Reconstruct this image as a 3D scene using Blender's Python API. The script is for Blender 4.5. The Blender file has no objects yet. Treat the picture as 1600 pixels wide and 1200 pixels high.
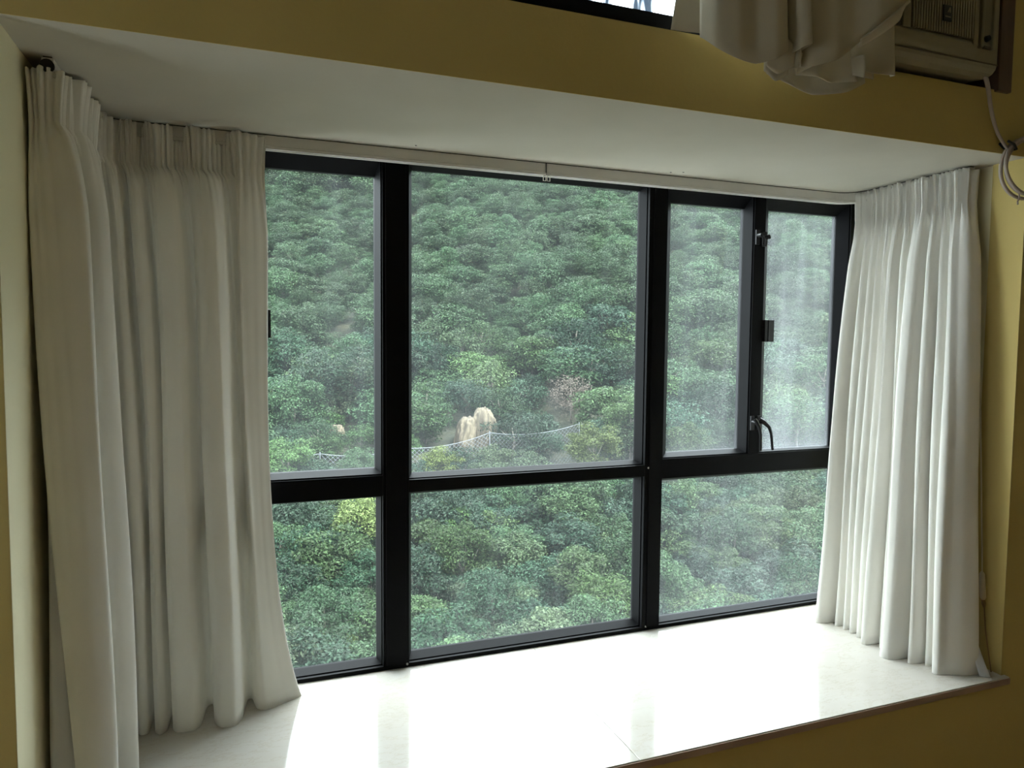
import bpy, bmesh, math, random
import numpy as np
from mathutils import Vector, Matrix, Euler

random.seed(7)
RNG = np.random.default_rng(7)
SC = bpy.context.scene
COL = SC.collection
PI = math.pi

# ------------------------------------------------------------------ frame of reference
# x runs along the window wall (0 = left edge of the bay), y points outdoors (0 = room face of the wall),
# z is up with 0 on top of the stone sill.
W = 2.458          # width of the bay opening
WB = 2.503         # width at the window
D = 0.638          # depth of the bay
H = 1.5            # height of the bay
FLOOR = -0.55
CEIL = 2.15

# ------------------------------------------------------------------ camera
CAM_POS = Vector((0.3649, -1.4368, 0.9785))
FPX, YAW, PITCH, ROLL = 1135.63, 0.3623, -0.0628, 0.0085
cam_data = bpy.data.cameras.new('camera')
cam_data.sensor_width = 36.0
cam_data.lens = FPX / 1600.0 * 36.0
cam_data.clip_start = 0.05
cam_data.clip_end = 2000
cam = bpy.data.objects.new('camera', cam_data)
COL.objects.link(cam)
fw = Vector((math.sin(YAW) * math.cos(PITCH), math.cos(YAW) * math.cos(PITCH), math.sin(PITCH)))
rt = Vector((math.cos(YAW), -math.sin(YAW), 0))
up = rt.cross(fw)
r2 = rt * math.cos(ROLL) + up * math.sin(ROLL)
u2 = r2.cross(fw)
M = Matrix((r2, u2, -fw)).transposed().to_4x4()
M.translation = CAM_POS
cam.matrix_world = M
SC.camera = cam

# ------------------------------------------------------------------ sky, sun, exposure
SKY_STRENGTH = 4.2
world = bpy.data.worlds.new('overcast_sky')
SC.world = world
world.use_nodes = True
nt = world.node_tree
nt.nodes.clear()
wo = nt.nodes.new('ShaderNodeOutputWorld')
bg = nt.nodes.new('ShaderNodeBackground')
tc = nt.nodes.new('ShaderNodeTexCoord')
ns = nt.nodes.new('ShaderNodeTexNoise')
ns.inputs['Scale'].default_value = 2.2
ns.inputs['Detail'].default_value = 5
cr = nt.nodes.new('ShaderNodeValToRGB')
cr.color_ramp.elements[0].position = 0.3
cr.color_ramp.elements[0].color = (0.74, 0.84, 0.95, 1)
cr.color_ramp.elements[1].position = 0.65
cr.color_ramp.elements[1].color = (0.96, 0.98, 1.0, 1)
nt.links.new(tc.outputs['Generated'], ns.inputs['Vector'])
nt.links.new(ns.outputs['Fac'], cr.inputs['Fac'])
nt.links.new(cr.outputs['Color'], bg.inputs['Color'])
bg.inputs['Strength'].default_value = SKY_STRENGTH
nt.links.new(bg.outputs['Background'], wo.inputs['Surface'])

sun_data = bpy.data.lights.new('hazy_sun', 'SUN')
sun_data.energy = 5.5
sun_data.angle = math.radians(18)
sun_data.color = (1.0, 0.96, 0.88)
sun = bpy.data.objects.new('hazy_sun', sun_data)
COL.objects.link(sun)
sun.rotation_euler = Vector((-0.30, 0.50, -0.80)).to_track_quat('-Z', 'Y').to_euler()
sun.location = (0, -20, 40)

vs = SC.view_settings
vs.view_transform = 'Standard'
vs.look = 'None'
vs.exposure = 1.68
vs.gamma = 1.0
vs.use_curve_mapping = False
cy = SC.cycles
cy.max_bounces = 12
cy.diffuse_bounces = 7
cy.transparent_max_bounces = 24
cy.sample_clamp_indirect = 8.0


# ------------------------------------------------------------------ node helpers
def new_mat(name):
    m = bpy.data.materials.new(name)
    m.use_nodes = True
    m.node_tree.nodes.clear()
    out = m.node_tree.nodes.new('ShaderNodeOutputMaterial')
    return m, m.node_tree, out


def N(nt, kind, **inp):
    n = nt.nodes.new('ShaderNode' + kind)
    for k, v in inp.items():
        n.inputs[k.replace('_', ' ')].default_value = v
    return n


def L(nt, a, b):
    nt.links.new(a, b)


def mathn(nt, op, a, b=None):
    n = nt.nodes.new('ShaderNodeMath')
    n.operation = op
    for i, v in enumerate((a, b)):
        if v is None:
            continue
        if isinstance(v, (int, float)):
            n.inputs[i].default_value = v
        else:
            L(nt, v, n.inputs[i])
    return n.outputs[0]


def ramp(nt, fac, stops):
    r = nt.nodes.new('ShaderNodeValToRGB')
    e = r.color_ramp.elements
    while len(e) < len(stops):
        e.new(0.5)
    for el, (p, c) in zip(e, stops):
        el.position = p
        el.color = (*c, 1) if len(c) == 3 else c
    L(nt, fac, r.inputs['Fac'])
    return r.outputs['Color']


def noise(nt, scale, detail=3, coord='Object', stretch=None, rough=0.5):
    t = nt.nodes.new('ShaderNodeTexCoord')
    n = nt.nodes.new('ShaderNodeTexNoise')
    n.inputs['Scale'].default_value = scale
    n.inputs['Detail'].default_value = detail
    n.inputs['Roughness'].default_value = rough
    src = t.outputs[coord]
    if stretch:
        mp = nt.nodes.new('ShaderNodeMapping')
        mp.inputs['Scale'].default_value = stretch
        L(nt, src, mp.inputs['Vector'])
        src = mp.outputs['Vector']
    L(nt, src, n.inputs['Vector'])
    return n.outputs['Fac']


def simple(name, c1, c2=None, scale=8, rough=0.6, bump=0.0, bscale=60, metallic=0.0, spec=0.5, stretch=None, detail=4, bdist=0.002):
    m, nt, out = new_mat(name)
    p = N(nt, 'BsdfPrincipled', Roughness=rough, Metallic=metallic)
    p.inputs['Specular IOR Level'].default_value = spec
    c2 = c2 or c1
    f = noise(nt, scale, detail, stretch=stretch)
    L(nt, ramp(nt, f, [(0.35, c1), (0.65, c2)]), p.inputs['Base Color'])
    if bump:
        b = N(nt, 'Bump', Strength=bump, Distance=bdist)
        L(nt, noise(nt, bscale, 3), b.inputs['Height'])
        L(nt, b.outputs['Normal'], p.inputs['Normal'])
    L(nt, p.outputs[0], out.inputs['Surface'])
    return m


MAT = {}
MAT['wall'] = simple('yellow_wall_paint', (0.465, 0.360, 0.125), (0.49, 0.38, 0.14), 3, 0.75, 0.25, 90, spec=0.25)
MAT['reveal'] = simple('cream_reveal_paint', (0.74, 0.69, 0.48), (0.77, 0.72, 0.51), 3, 0.7, 0.25, 90, spec=0.3)
MAT['white_paint'] = simple('white_ceiling_paint', (0.46, 0.435, 0.365), (0.49, 0.465, 0.395), 4, 0.8, 0.15, 70, spec=0.2)
MAT['floor'] = simple('wood_floor', (0.42, 0.27, 0.15), (0.50, 0.33, 0.19), 5, 0.4, stretch=(1, 8, 1))
MAT['black'] = simple('black_aluminium', (0.0025, 0.0025, 0.003), (0.0035, 0.0035, 0.0043), 20, 0.55, 0.08, 200, spec=0.09)
MAT['black_dull'] = simple('black_metal_fitting', (0.005, 0.005, 0.0055), None, 20, 0.34, spec=0.4)
MAT['track'] = simple('white_track_enamel', (0.62, 0.60, 0.57), (0.66, 0.64, 0.60), 10, 0.35, spec=0.4)
MAT['shadow_rubber'] = simple('dark_rubber_and_shade', (0.01, 0.01, 0.01), None, 10, 0.8)  # rubber parts, and black filling for shaded gaps
MAT['brown_wood'] = simple('dark_brown_board', (0.075, 0.042, 0.024), (0.11, 0.062, 0.036), 6, 0.5, stretch=(6, 6, 0.6))
MAT['ac'] = simple('aged_cream_plastic', (0.20, 0.175, 0.11), (0.23, 0.20, 0.13), 6, 0.45, spec=0.4)
MAT['ac_dark'] = simple('brown_plastic', (0.085, 0.062, 0.03), None, 6, 0.5)
MAT['ac_black'] = simple('black_badge', (0.015, 0.014, 0.012), None, 6, 0.4)
MAT['cable'] = simple('grey_brown_cable', (0.30, 0.24, 0.20), (0.34, 0.28, 0.23), 12, 0.5)
MAT['cord'] = simple('white_cord', (0.60, 0.57, 0.48), None, 30, 0.7)
MAT['cord_brown'] = simple('brown_bead', (0.22, 0.13, 0.05), None, 30, 0.6)
MAT['screw'] = simple('dark_screw_head', (0.03, 0.028, 0.025), None, 30, 0.6)
MAT['bark'] = simple('pale_bark', (0.05, 0.045, 0.036), (0.10, 0.093, 0.077), 3, 0.85, stretch=(3, 3, 0.6))
MAT['steel'] = simple('galvanised_wire', (0.085, 0.095, 0.105), (0.12, 0.135, 0.15), 3, 0.55, metallic=0.3)
MAT['roof'] = simple('grey_render', (0.35, 0.34, 0.32), None, 3, 0.8)


def mat_cloth(name, c, trans, weave=900):
    m, nt, out = new_mat(name)
    d = N(nt, 'BsdfDiffuse', Roughness=0.8)
    t = N(nt, 'BsdfTranslucent')
    f = noise(nt, 5, 3)
    col = ramp(nt, f, [(0.3, tuple(x * 0.95 for x in c)), (0.7, c)])
    L(nt, col, d.inputs['Color'])
    L(nt, col, t.inputs['Color'])
    b = N(nt, 'Bump', Strength=0.25, Distance=0.004)
    h = mathn(nt, 'ADD', noise(nt, 14, 3, stretch=(1, 1, 0.35)), mathn(nt, 'MULTIPLY', noise(nt, weave, 1), 0.12))
    L(nt, h, b.inputs['Height'])
    L(nt, b.outputs['Normal'], d.inputs['Normal'])
    mx = N(nt, 'MixShader', Fac=trans)
    L(nt, d.outputs[0], mx.inputs[1])
    L(nt, t.outputs[0], mx.inputs[2])
    L(nt, mx.outputs[0], out.inputs['Surface'])
    return m


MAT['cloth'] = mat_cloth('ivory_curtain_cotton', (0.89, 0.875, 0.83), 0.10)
MAT['lining'] = mat_cloth('grey_white_lining', (0.74, 0.74, 0.75), 0.12)
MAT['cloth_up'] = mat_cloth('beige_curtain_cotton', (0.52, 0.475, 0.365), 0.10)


def mat_marble():
    m, nt, out = new_mat('cream_marble')
    p = N(nt, 'BsdfPrincipled', Roughness=0.10)
    p.inputs['Specular IOR Level'].default_value = 0.7
    base = noise(nt, 2.2, 6, rough=0.6)
    c1 = ramp(nt, base, [(0.3, (0.51, 0.475, 0.41)), (0.55, (0.585, 0.56, 0.51)), (0.75, (0.615, 0.59, 0.55))])
    vein = noise(nt, 7, 8, stretch=(1, 2.6, 1), rough=0.7)
    v = ramp(nt, vein, [(0.485, (1, 1, 1)), (0.50, (0.86, 0.80, 0.70)), (0.515, (1, 1, 1))])
    mx = nt.nodes.new('ShaderNodeMix')
    mx.data_type = 'RGBA'
    mx.blend_type = 'MULTIPLY'
    mx.inputs[0].default_value = 0.7
    L(nt, c1, mx.inputs[6])
    L(nt, v, mx.inputs[7])
    L(nt, mx.outputs[2], p.inputs['Base Color'])
    L(nt, p.outputs[0], out.inputs['Surface'])
    return m


MAT['marble'] = mat_marble()
MAT['edge_stone'] = simple('brown_stone_edge', (0.26, 0.17, 0.13), (0.33, 0.23, 0.17), 8, 0.35)


def mat_glass(name, streaks=False):
    """thin window glass with a film of dust that also stands in for haze in the air; the red channel of the object colour sets how dusty the pane is"""
    m, nt, out = new_mat(name)
    tr = N(nt, 'BsdfTransparent')
    tr.inputs['Color'].default_value = (0.93, 0.965, 0.955, 1)
    gl = N(nt, 'BsdfGlossy', Roughness=0.0)
    lw = N(nt, 'LayerWeight', Blend=0.5)
    r = mathn(nt, 'ADD', mathn(nt, 'MULTIPLY', mathn(nt, 'POWER', lw.outputs['Facing'], 5.0), 0.9), 0.02)
    mx = nt.nodes.new('ShaderNodeMixShader')
    L(nt, r, mx.inputs[0])
    L(nt, tr.outputs[0], mx.inputs[1])
    L(nt, gl.outputs[0], mx.inputs[2])
    # dust, its bluish tint also painting the haze over the hill
    dust = N(nt, 'BsdfTranslucent')
    dust.inputs['Color'].default_value = (0.80, 0.86, 0.90, 1)
    oi = N(nt, 'ObjectInfo')
    sep = nt.nodes.new('ShaderNodeSeparateColor')
    L(nt, oi.outputs['Color'], sep.inputs[0])
    g = N(nt, 'TexCoord')
    sx = nt.nodes.new('ShaderNodeSeparateXYZ')
    L(nt, g.outputs['Generated'], sx.inputs[0])

    def edge(o, k):
        a = mathn(nt, 'MINIMUM', o, mathn(nt, 'SUBTRACT', 1.0, o))
        return mathn(nt, 'POWER', mathn(nt, 'SUBTRACT', 1.0, mathn(nt, 'MINIMUM', mathn(nt, 'MULTIPLY', a, k), 1.0)), 3.0)
    e = mathn(nt, 'ADD', edge(sx.outputs['X'], 16.0), edge(sx.outputs['Z'], 14.0))
    low = mathn(nt, 'POWER', mathn(nt, 'SUBTRACT', 1.0, sx.outputs['Z']), 6.0)
    big = mathn(nt, 'MULTIPLY', noise(nt, 3.0, 4, stretch=(1, 1, 0.5)), 1.2)
    run = mathn(nt, 'POWER', noise(nt, 30.0, 2, stretch=(1, 1, 0.06)), 3.0)
    f = mathn(nt, 'ADD', mathn(nt, 'ADD', mathn(nt, 'MULTIPLY', e, 0.55), mathn(nt, 'MULTIPLY', low, 0.5)), mathn(nt, 'ADD', big, run))
    f = mathn(nt, 'MULTIPLY', mathn(nt, 'MULTIPLY', f, sep.outputs[0]), 0.38)
    if streaks:
        # remains of a blue sun film, scraped off in runs and gone towards the right
        ob = N(nt, 'TexCoord')
        so = nt.nodes.new('ShaderNodeSeparateXYZ')
        L(nt, ob.outputs['Object'], so.inputs[0])
        run_ = mathn(nt, 'ADD', noise(nt, 26, 2, stretch=(1, 1, 0.25)), mathn(nt, 'MULTIPLY', mathn(nt, 'MAXIMUM', mathn(nt, 'SUBTRACT', so.outputs['X'], 1.18), 0.0), 2.5))
        film = ramp(nt, run_, [(0.545, (0.105, 0.125, 0.145)), (0.565, (0.9, 0.95, 0.97))])
        L(nt, film, tr.inputs['Color'])
        f = mathn(nt, 'MULTIPLY', f, 0.1)
    mx2 = nt.nodes.new('ShaderNodeMixShader')
    L(nt, mathn(nt, 'MINIMUM', f, 0.9), mx2.inputs[0])
    L(nt, mx.outputs[0], mx2.inputs[1])
    L(nt, dust.outputs[0], mx2.inputs[2])
    L(nt, mx2.outputs[0], out.inputs['Surface'])
    return m


MAT['glass'] = mat_glass('dusty_hazy_window_glass')
MAT['glass_up'] = mat_glass('streaked_window_glass', True)


def mat_leaf():
    """leaf colour: the tree's own colour, varied from tree to tree and from leaf to leaf"""
    m, nt, out = new_mat('leaf')
    oi = N(nt, 'ObjectInfo')
    geo = N(nt, 'NewGeometry')
    hsv = N(nt, 'HueSaturation')
    hsv.inputs['Hue'].default_value = 0.5
    L(nt, mathn(nt, 'ADD', 0.485, mathn(nt, 'MULTIPLY', oi.outputs['Random'], 0.03)), hsv.inputs['Hue'])
    L(nt, mathn(nt, 'ADD', 0.95, mathn(nt, 'MULTIPLY', mathn(nt, 'FRACT', mathn(nt, 'MULTIPLY', oi.outputs['Random'], 17.3)), 0.2)), hsv.inputs['Saturation'])
    v1 = mathn(nt, 'ADD', 0.55, mathn(nt, 'MULTIPLY', mathn(nt, 'FRACT', mathn(nt, 'MULTIPLY', oi.outputs['Random'], 7.7)), 0.8))
    v2 = mathn(nt, 'ADD', 0.5, mathn(nt, 'MULTIPLY', mathn(nt, 'POWER', geo.outputs['Random Per Island'], 1.4), 1.15))
    L(nt, mathn(nt, 'MULTIPLY', v1, v2), hsv.inputs['Value'])
    L(nt, oi.outputs['Color'], hsv.inputs['Color'])
    p = N(nt, 'BsdfPrincipled', Roughness=0.5)
    p.inputs['Specular IOR Level'].default_value = 0.12
    t = N(nt, 'BsdfTranslucent')
    L(nt, hsv.outputs[0], p.inputs['Base Color'])
    L(nt, hsv.outputs[0], t.inputs['Color'])
    mx = N(nt, 'MixShader', Fac=0.3)
    L(nt, p.outputs[0], mx.inputs[1])
    L(nt, t.outputs[0], mx.inputs[2])
    L(nt, mx.outputs[0], out.inputs['Surface'])
    return m


MAT['leaf'] = mat_leaf()
MAT['ground'] = simple('undergrowth', (0.008, 0.013, 0.007), (0.022, 0.024, 0.013), 0.6, 0.9, 0.8, 1.5, detail=8, bdist=0.4)


def mat_rock():
    m, nt, out = new_mat('ochre_rock')
    p = N(nt, 'BsdfPrincipled', Roughness=0.9)
    c = ramp(nt, noise(nt, 2.2, 6, stretch=(2.2, 1.2, 0.35), rough=0.65),
             [(0.34, (0.025, 0.019, 0.011)), (0.45, (0.040, 0.032, 0.021)), (0.57, (0.072, 0.060, 0.038)), (0.75, (0.078, 0.060, 0.048))])
    L(nt, c, p.inputs['Base Color'])
    b = N(nt, 'Bump', Strength=0.7, Distance=0.25)
    L(nt, noise(nt, 3, 6, stretch=(2, 1, 0.5)), b.inputs['Height'])
    L(nt, b.outputs['Normal'], p.inputs['Normal'])
    L(nt, p.outputs[0], out.inputs['Surface'])
    return m


MAT['rock'] = mat_rock()


# ------------------------------------------------------------------ mesh helpers
class MB:
    """collects shapes, builds ONE mesh object"""
    def __init__(self):
        self.v, self.f = [], []

    def add(self, v, f):
        o = len(self.v)
        self.v += [tuple(p) for p in v]
        self.f += [tuple(i + o for i in q) for q in f]
        return self

    def box(self, x0, x1, y0, y1, z0, z1):
        v = [(x0, y0, z0), (x1, y0, z0), (x1, y1, z0), (x0, y1, z0), (x0, y0, z1), (x1, y0, z1), (x1, y1, z1), (x0, y1, z1)]
        return self.add(v, [(0, 3, 2, 1), (4, 5, 6, 7), (0, 1, 5, 4), (1, 2, 6, 5), (2, 3, 7, 6), (3, 0, 4, 7)])

    def prism(self, poly, z0, z1):
        n = len(poly)
        v = [(x, y, z0) for x, y in poly] + [(x, y, z1) for x, y in poly]
        f = [tuple(range(n - 1, -1, -1)), tuple(range(n, 2 * n))] + [(i, (i + 1) % n, n + (i + 1) % n, n + i) for i in range(n)]
        return self.add(v, f)

    def grid(self, P, closed_u=False):
        """P[i][j] -> surface"""
        nu, nv = len(P), len(P[0])
        v = [p for row in P for p in row]
        f = []
        for i in range(nu if closed_u else nu - 1):
            for j in range(nv - 1):
                a, b = i * nv + j, ((i + 1) % nu) * nv + j
                f.append((a, b, b + 1, a + 1))
        return self.add(v, f)

    def tube(self, pts, r, n=8, caps=True):
        pts = [Vector(p) for p in pts]
        rows = []
        prev = None
        rr = r if isinstance(r, (list, tuple)) else [r] * len(pts)
        for i, p in enumerate(pts):
            d = (pts[min(i + 1, len(pts) - 1)] - pts[max(i - 1, 0)]).normalized()
            if prev is None:
                a = Vector((0, 0, 1)) if abs(d.z) < 0.9 else Vector((1, 0, 0))
                s = d.cross(a).normalized()
            else:
                s = (prev - d * prev.dot(d)).normalized()
            prev = s
            t = d.cross(s)
            rows.append([p + (s * math.cos(2 * PI * k / n) + t * math.sin(2 * PI * k / n)) * rr[i] for k in range(n)])
        o = len(self.v)
        self.v += [tuple(q) for row in rows for q in row]
        for i in range(len(rows) - 1):
            for k in range(n):
                a, b = o + i * n + k, o + i * n + (k + 1) % n
                self.f.append((a, b, b + n, a + n))
        if caps:
            self.f.append(tuple(o + k for k in range(n - 1, -1, -1)))
            self.f.append(tuple(o + (len(rows) - 1) * n + k for k in range(n)))
        return self

    def build(self, name, mat, parent=None, bevel=0.0, smooth=False, seg=2, solid=0.0, subsurf=0):
        me = bpy.data.meshes.new(name)
        me.from_pydata(self.v, [], self.f)
        bm = bmesh.new()
        bm.from_mesh(me)
        bmesh.ops.recalc_face_normals(bm, faces=bm.faces)
        if bevel:
            ed = [e for e in bm.edges if len(e.link_faces) == 2 and e.calc_face_angle(0) > 0.6]
            bmesh.ops.bevel(bm, geom=ed, offset=bevel, segments=seg, affect='EDGES', profile=0.5)
        bm.to_mesh(me)
        bm.free()
        me.materials.append(MAT[mat])
        if smooth:
            me.polygons.foreach_set('use_smooth', [True] * len(me.polygons))
        o = bpy.data.objects.new(name, me)
        COL.objects.link(o)
        if parent:
            o.parent = parent
        if solid:
            md = o.modifiers.new('thickness', 'SOLIDIFY')
            md.thickness = solid
            md.offset = 0
        if subsurf:
            md = o.modifiers.new('smooth', 'SUBSURF')
            md.levels = md.render_levels = subsurf
        return o


def tag(o, label=None, cat=None, group=None, kind=None):
    if label:
        o['label'] = label
    if cat:
        o['category'] = cat
    if group:
        o['group'] = group
    if kind:
        o['kind'] = kind
    return o


def empty(name, loc=(0, 0, 0)):
    o = bpy.data.objects.new(name, None)
    o.empty_display_size = 0.1
    o.location = loc
    COL.objects.link(o)
    return o


def catmull(P, m, tau=0.5):
    """smooth curve through P, m samples per span; a smaller tau gives crisper bends"""
    P = np.array(P, float)
    Q = np.vstack([2 * P[0] - P[1], P, 2 * P[-1] - P[-2]])
    out = []
    for i in range(1, len(Q) - 2):
        for k in range(m):
            t = k / m
            a, b, c, d = Q[i - 1], Q[i], Q[i + 1], Q[i + 2]
            m0, m1 = (c - a) * tau, (d - b) * tau
            out.append((2 * t ** 3 - 3 * t * t + 1) * b + (t ** 3 - 2 * t * t + t) * m0 + (3 * t * t - 2 * t ** 3) * c + (t ** 3 - t * t) * m1)
    out.append(P[-1])
    return np.array(out)


# ================================================================== THE ROOM
XL, XR, YB = -1.3, 3.5, -3.7
TH = 0.10
st = dict(kind='structure')


def struct(name, mb, mat, label, bevel=0.0, **k):
    return tag(mb.build(name, mat, bevel=bevel, **k), label, kind='structure')


struct('floor', MB().box(XL - .1, XR + .1, YB - .1, TH, FLOOR - 0.1, FLOOR), 'floor', 'brown wooden floor of the room')
struct('ceiling', MB().box(XL - .1, XR + .1, YB - .1, TH, CEIL, CEIL + 0.1), 'white_paint', 'white ceiling of the room')
LW = (-0.85, -0.35, 0.35, 1.30)       # unseen window added in the left wall for more daylight from the side
struct('wall_left', MB().box(XL - .1, XL, YB, LW[0], FLOOR, CEIL).box(XL - .1, XL, LW[1], 0, FLOOR, CEIL).box(XL - .1, XL, LW[0], LW[1], FLOOR, LW[2]).box(XL - .1, XL, LW[0], LW[1], LW[3], CEIL), 'reveal', 'yellow side wall left of the window')
struct('wall_right', MB().box(XR, XR + .1, YB, 0, FLOOR, CEIL), 'reveal', 'yellow side wall right of the window')
struct('wall_back', MB().box(XL - .1, XR + .1, YB - .1, YB, FLOOR, CEIL), 'reveal', 'yellow wall opposite the window')

UPX0, UPX1, UPZ0, UPZ1 = -0.4, 2.311, 1.668, 2.08      # opening above the bay
wf = MB()
wf.box(XL - .1, 0, 0, TH, FLOOR, UPZ0)
wf.box(W, XR + .1, 0, TH, FLOOR, UPZ0)
wf.box(0, W, 0, TH, FLOOR, -0.022)
wf.box(0, W, 0, 0.002, H, H + .1)
wf.box(0, W, 0, TH, H + .1, UPZ0)
wf.box(XL - .1, UPX0, 0, TH, UPZ0, CEIL)
wf.box(UPX1 + 0.05, XR + .1, 0, TH, UPZ0, CEIL)
wf.box(UPX0, UPX1 + 0.05, 0, TH, UPZ1, CEIL)
struct('wall_front', wf, 'wall', 'yellow painted wall around the bay window')

bl = MB().prism([(-.1, TH), (0.0, TH), (0.0, D + 0.10), (-.1, D + 0.10)], -0.15, H + .1).prism([(-.0005, 0.0), (0.0005, 0.0), (0.0005, TH), (-.0005, TH)], -0.02, H)
struct('wall_bay_left', bl, 'reveal', 'cream left reveal of the bay window')
br = MB().prism([(W, 0.0), (W + .002, 0.0), (W + .1, TH), (WB + .1, D + .1), (WB, D + .1)], 0.0, H)
struct('wall_bay_right', br, 'reveal', 'cream right reveal of the bay window')
struct('ceiling_bay', MB().box(-.1, WB + .1, 0.002, D + .10, H, H + .1), 'white_paint', 'white ceiling of the bay')
struct('wall_bay_base', MB().box(-.1, WB + .1, TH, D + .10, -0.15, -0.022), 'roof', 'concrete base of the bay under the stone sill')

# stone sill in two slabs with a thin joint
sill = tag(empty('window_sill', (W / 2, 0, 0)), 'polished cream marble window sill', kind='structure')


def child(o, par):
    o.parent = par
    o.matrix_parent_inverse = Matrix.Translation(par.location).inverted()
    return o


YF = -0.016
for x0, x1 in ((-0.012, 1.2305), (1.2315, W + 0.014)):
    mb = MB()
    poly = [(x0, YF), (x1, YF)]
    if x1 > 2:
        poly += [(x1, -0.001), (W, -0.001), (WB, D + .08), (x0, D + .08)]
    else:
        poly += [(x1, D + .08), (0.0, D + .08), (0.0, -.001), (x0, -.001)]
    child(mb.prism(poly, -0.021, 0.0).build('stone_slab', 'marble', bevel=0.0015), sill)
child(MB().box(-0.012, W + 0.014, YF - 0.0035, YF, -0.021, -0.0025).build('front_edge', 'edge_stone', bevel=0.001), sill)

# ================================================================== THE BIG WINDOW
win = tag(empty('window_1', (W / 2, D, 0)), 'black aluminium bay window with fixed panes and casements', kind='structure')
FY0, FY1 = D, D + 0.075


def wpart(name, mb, mat='black', par=win, bevel=0.0015, label=None, **k):
    o = mb.build(name, mat, bevel=bevel, **k)
    child(o, win if par is win else par)
    if par is not win:
        o.matrix_parent_inverse = Matrix.Identity(4)
    if label:
        o['label'] = label
    return o


def bar(name, x0, x1, z0, z1, groove=None):
    mb = MB().box(x0, x1, FY0, FY1, z0, z1)
    o = wpart(name, mb)
    if groove:
        gx, = groove
        wpart('cover_strip', MB().box(gx[0], gx[1], FY0 - 0.004, FY0 + .001, z0 + .001, z1 - .001), bevel=0.001)
    return o


# members
bar('top_rail', 0.0, WB, 1.482, H)
bar('bottom_rail', 0.0, WB, 0.0, 0.012)
bar('jamb', 0.0, 0.04, 0.012, 1.482)
bar('jamb', WB - 0.032, WB, 0.012, 1.482)
bar('mullion', 0.755, 0.832, 0.012, 1.482, ((0.764, 0.822),))
bar('mullion', 1.624, 1.692, 0.012, 1.482, ((1.640, 1.684),))
bar('mullion', 0.366, 0.430, 0.58, 1.482)
bar('mullion', 2.041, 2.088, 0.58, 1.482)
bar('transom', 0.04, 0.755, 0.519, 0.58)
bar('transom', 0.832, 1.624, 0.525, 0.562)
bar('transom', 1.692, WB - 0.032, 0.513, 0.58)


def ring(outer, inner, y0, y1, flat=0.0, depth=0.012):
    """mitred bead: flat lip of width `flat` on the outer rectangle at y0, then a slope to the inner one at y1"""
    def rc(r, y):
        x0, x1, z0, z1 = r
        return [(x0, y, z0), (x1, y, z0), (x1, y, z1), (x0, y, z1)]
    x0, x1, z0, z1 = outer
    mid = (x0 + flat, x1 - flat, z0 + flat, z1 - flat)
    loops = [rc(outer, y1 + depth), rc(outer, y0), rc(mid, y0), rc(inner, y1), rc(inner, y1 + depth)]
    mb = MB()
    v = [p for l in loops for p in l]
    f = []
    nl = len(loops)
    for a in range(nl):
        b = (a + 1) % nl
        for k in range(4):
            k2 = (k + 1) % 4
            f.append((a * 4 + k, a * 4 + k2, b * 4 + k2, b * 4 + k))
    return mb.add(v, f)


GY = D + 0.050


def pane(rect, dust, par=win, mat='glass'):
    x0, x1, z0, z1 = rect
    e = 0.004
    o = MB().box(x0 - e, x1 + e, GY + .002, GY + .007, z0 - e, z1 + e).build('pane', mat)
    child(o, win)
    if par is not win:
        o.parent = par
        o.matrix_parent_inverse = Matrix.Identity(4)
    o.color = (dust, 0, 0, 1)
    return o


def casement(outer, glass, dust, side):
    s = wpart('casement_frame', ring(outer, glass, D + 0.006, GY - 0.002, flat=0.004, depth=0.02), bevel=0.0)
    pane(glass, dust, s)
    return s


def fixed(outer, glass, dust):
    wpart('glazing_bead', ring(outer, glass, D + 0.014, GY - 0.002, flat=0.003, depth=0.01), bevel=0.0)
    pane(glass, dust)


sL1 = casement((0.04, 0.366, 0.58, 1.482), (0.068, 0.352, 0.60, 1.438), 0.040, 1)
sL2 = casement((0.430, 0.755, 0.58, 1.482), (0.440, 0.742, 0.594, 1.438), 0.040, 1)
sR1 = casement((1.692, 2.041, 0.58, 1.482), (1.734, 2.033, 0.592, 1.437), 0.075, -1)
sR2 = casement((2.088, WB - .032, 0.58, 1.482), (2.137, 2.447, 0.584, 1.439), 0.135, 1)
fixed((0.04, 0.755, 0.012, 0.519), (0.055, 0.744, 0.022, 0.507), 0.018)
fixed((0.832, 1.624, 0.562, 1.482), (0.850, 1.613, 0.573, 1.466), 0.036)
fixed((0.832, 1.624, 0.012, 0.525), (0.848, 1.616, 0.026, 0.511), 0.030)
fixed((1.692, WB - .032, 0.012, 0.513), (1.722, 2.455, 0.018, 0.497), 0.058)


def handle(x, z, s, par, closed=False):
    """cockspur handle: plate, pivot and a bent lever"""
    mb = MB()
    y = D - 0.001
    mb.box(x - .008, x + .008, y - .005, y + .004, z - .026, z + .024)
    mb.tube([(x, y - .003, z + .004), (x, y - .026, z + .004)], 0.0075, 10)
    if closed:
        mb.tube([(x, y - .022, z + .004), (x - s * .012, y - .026, z - .006), (x - s * .013, y - .026, z - .030)], [.005, .0045, .0035], 8)
    else:
        mb.tube([(x - s * .012, y - .02, z + .014), (x, y - .024, z + .006), (x + s * .020, y - .032, z - .014), (x + s * .026, y - .036, z - .036), (x + s * .034, y - .036, z - .094)],
                [.007, .0075, .006, .005, .0045], 8)
    return wpart('handle', mb, 'black_dull', par, bevel=0.0, smooth=False)


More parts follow.
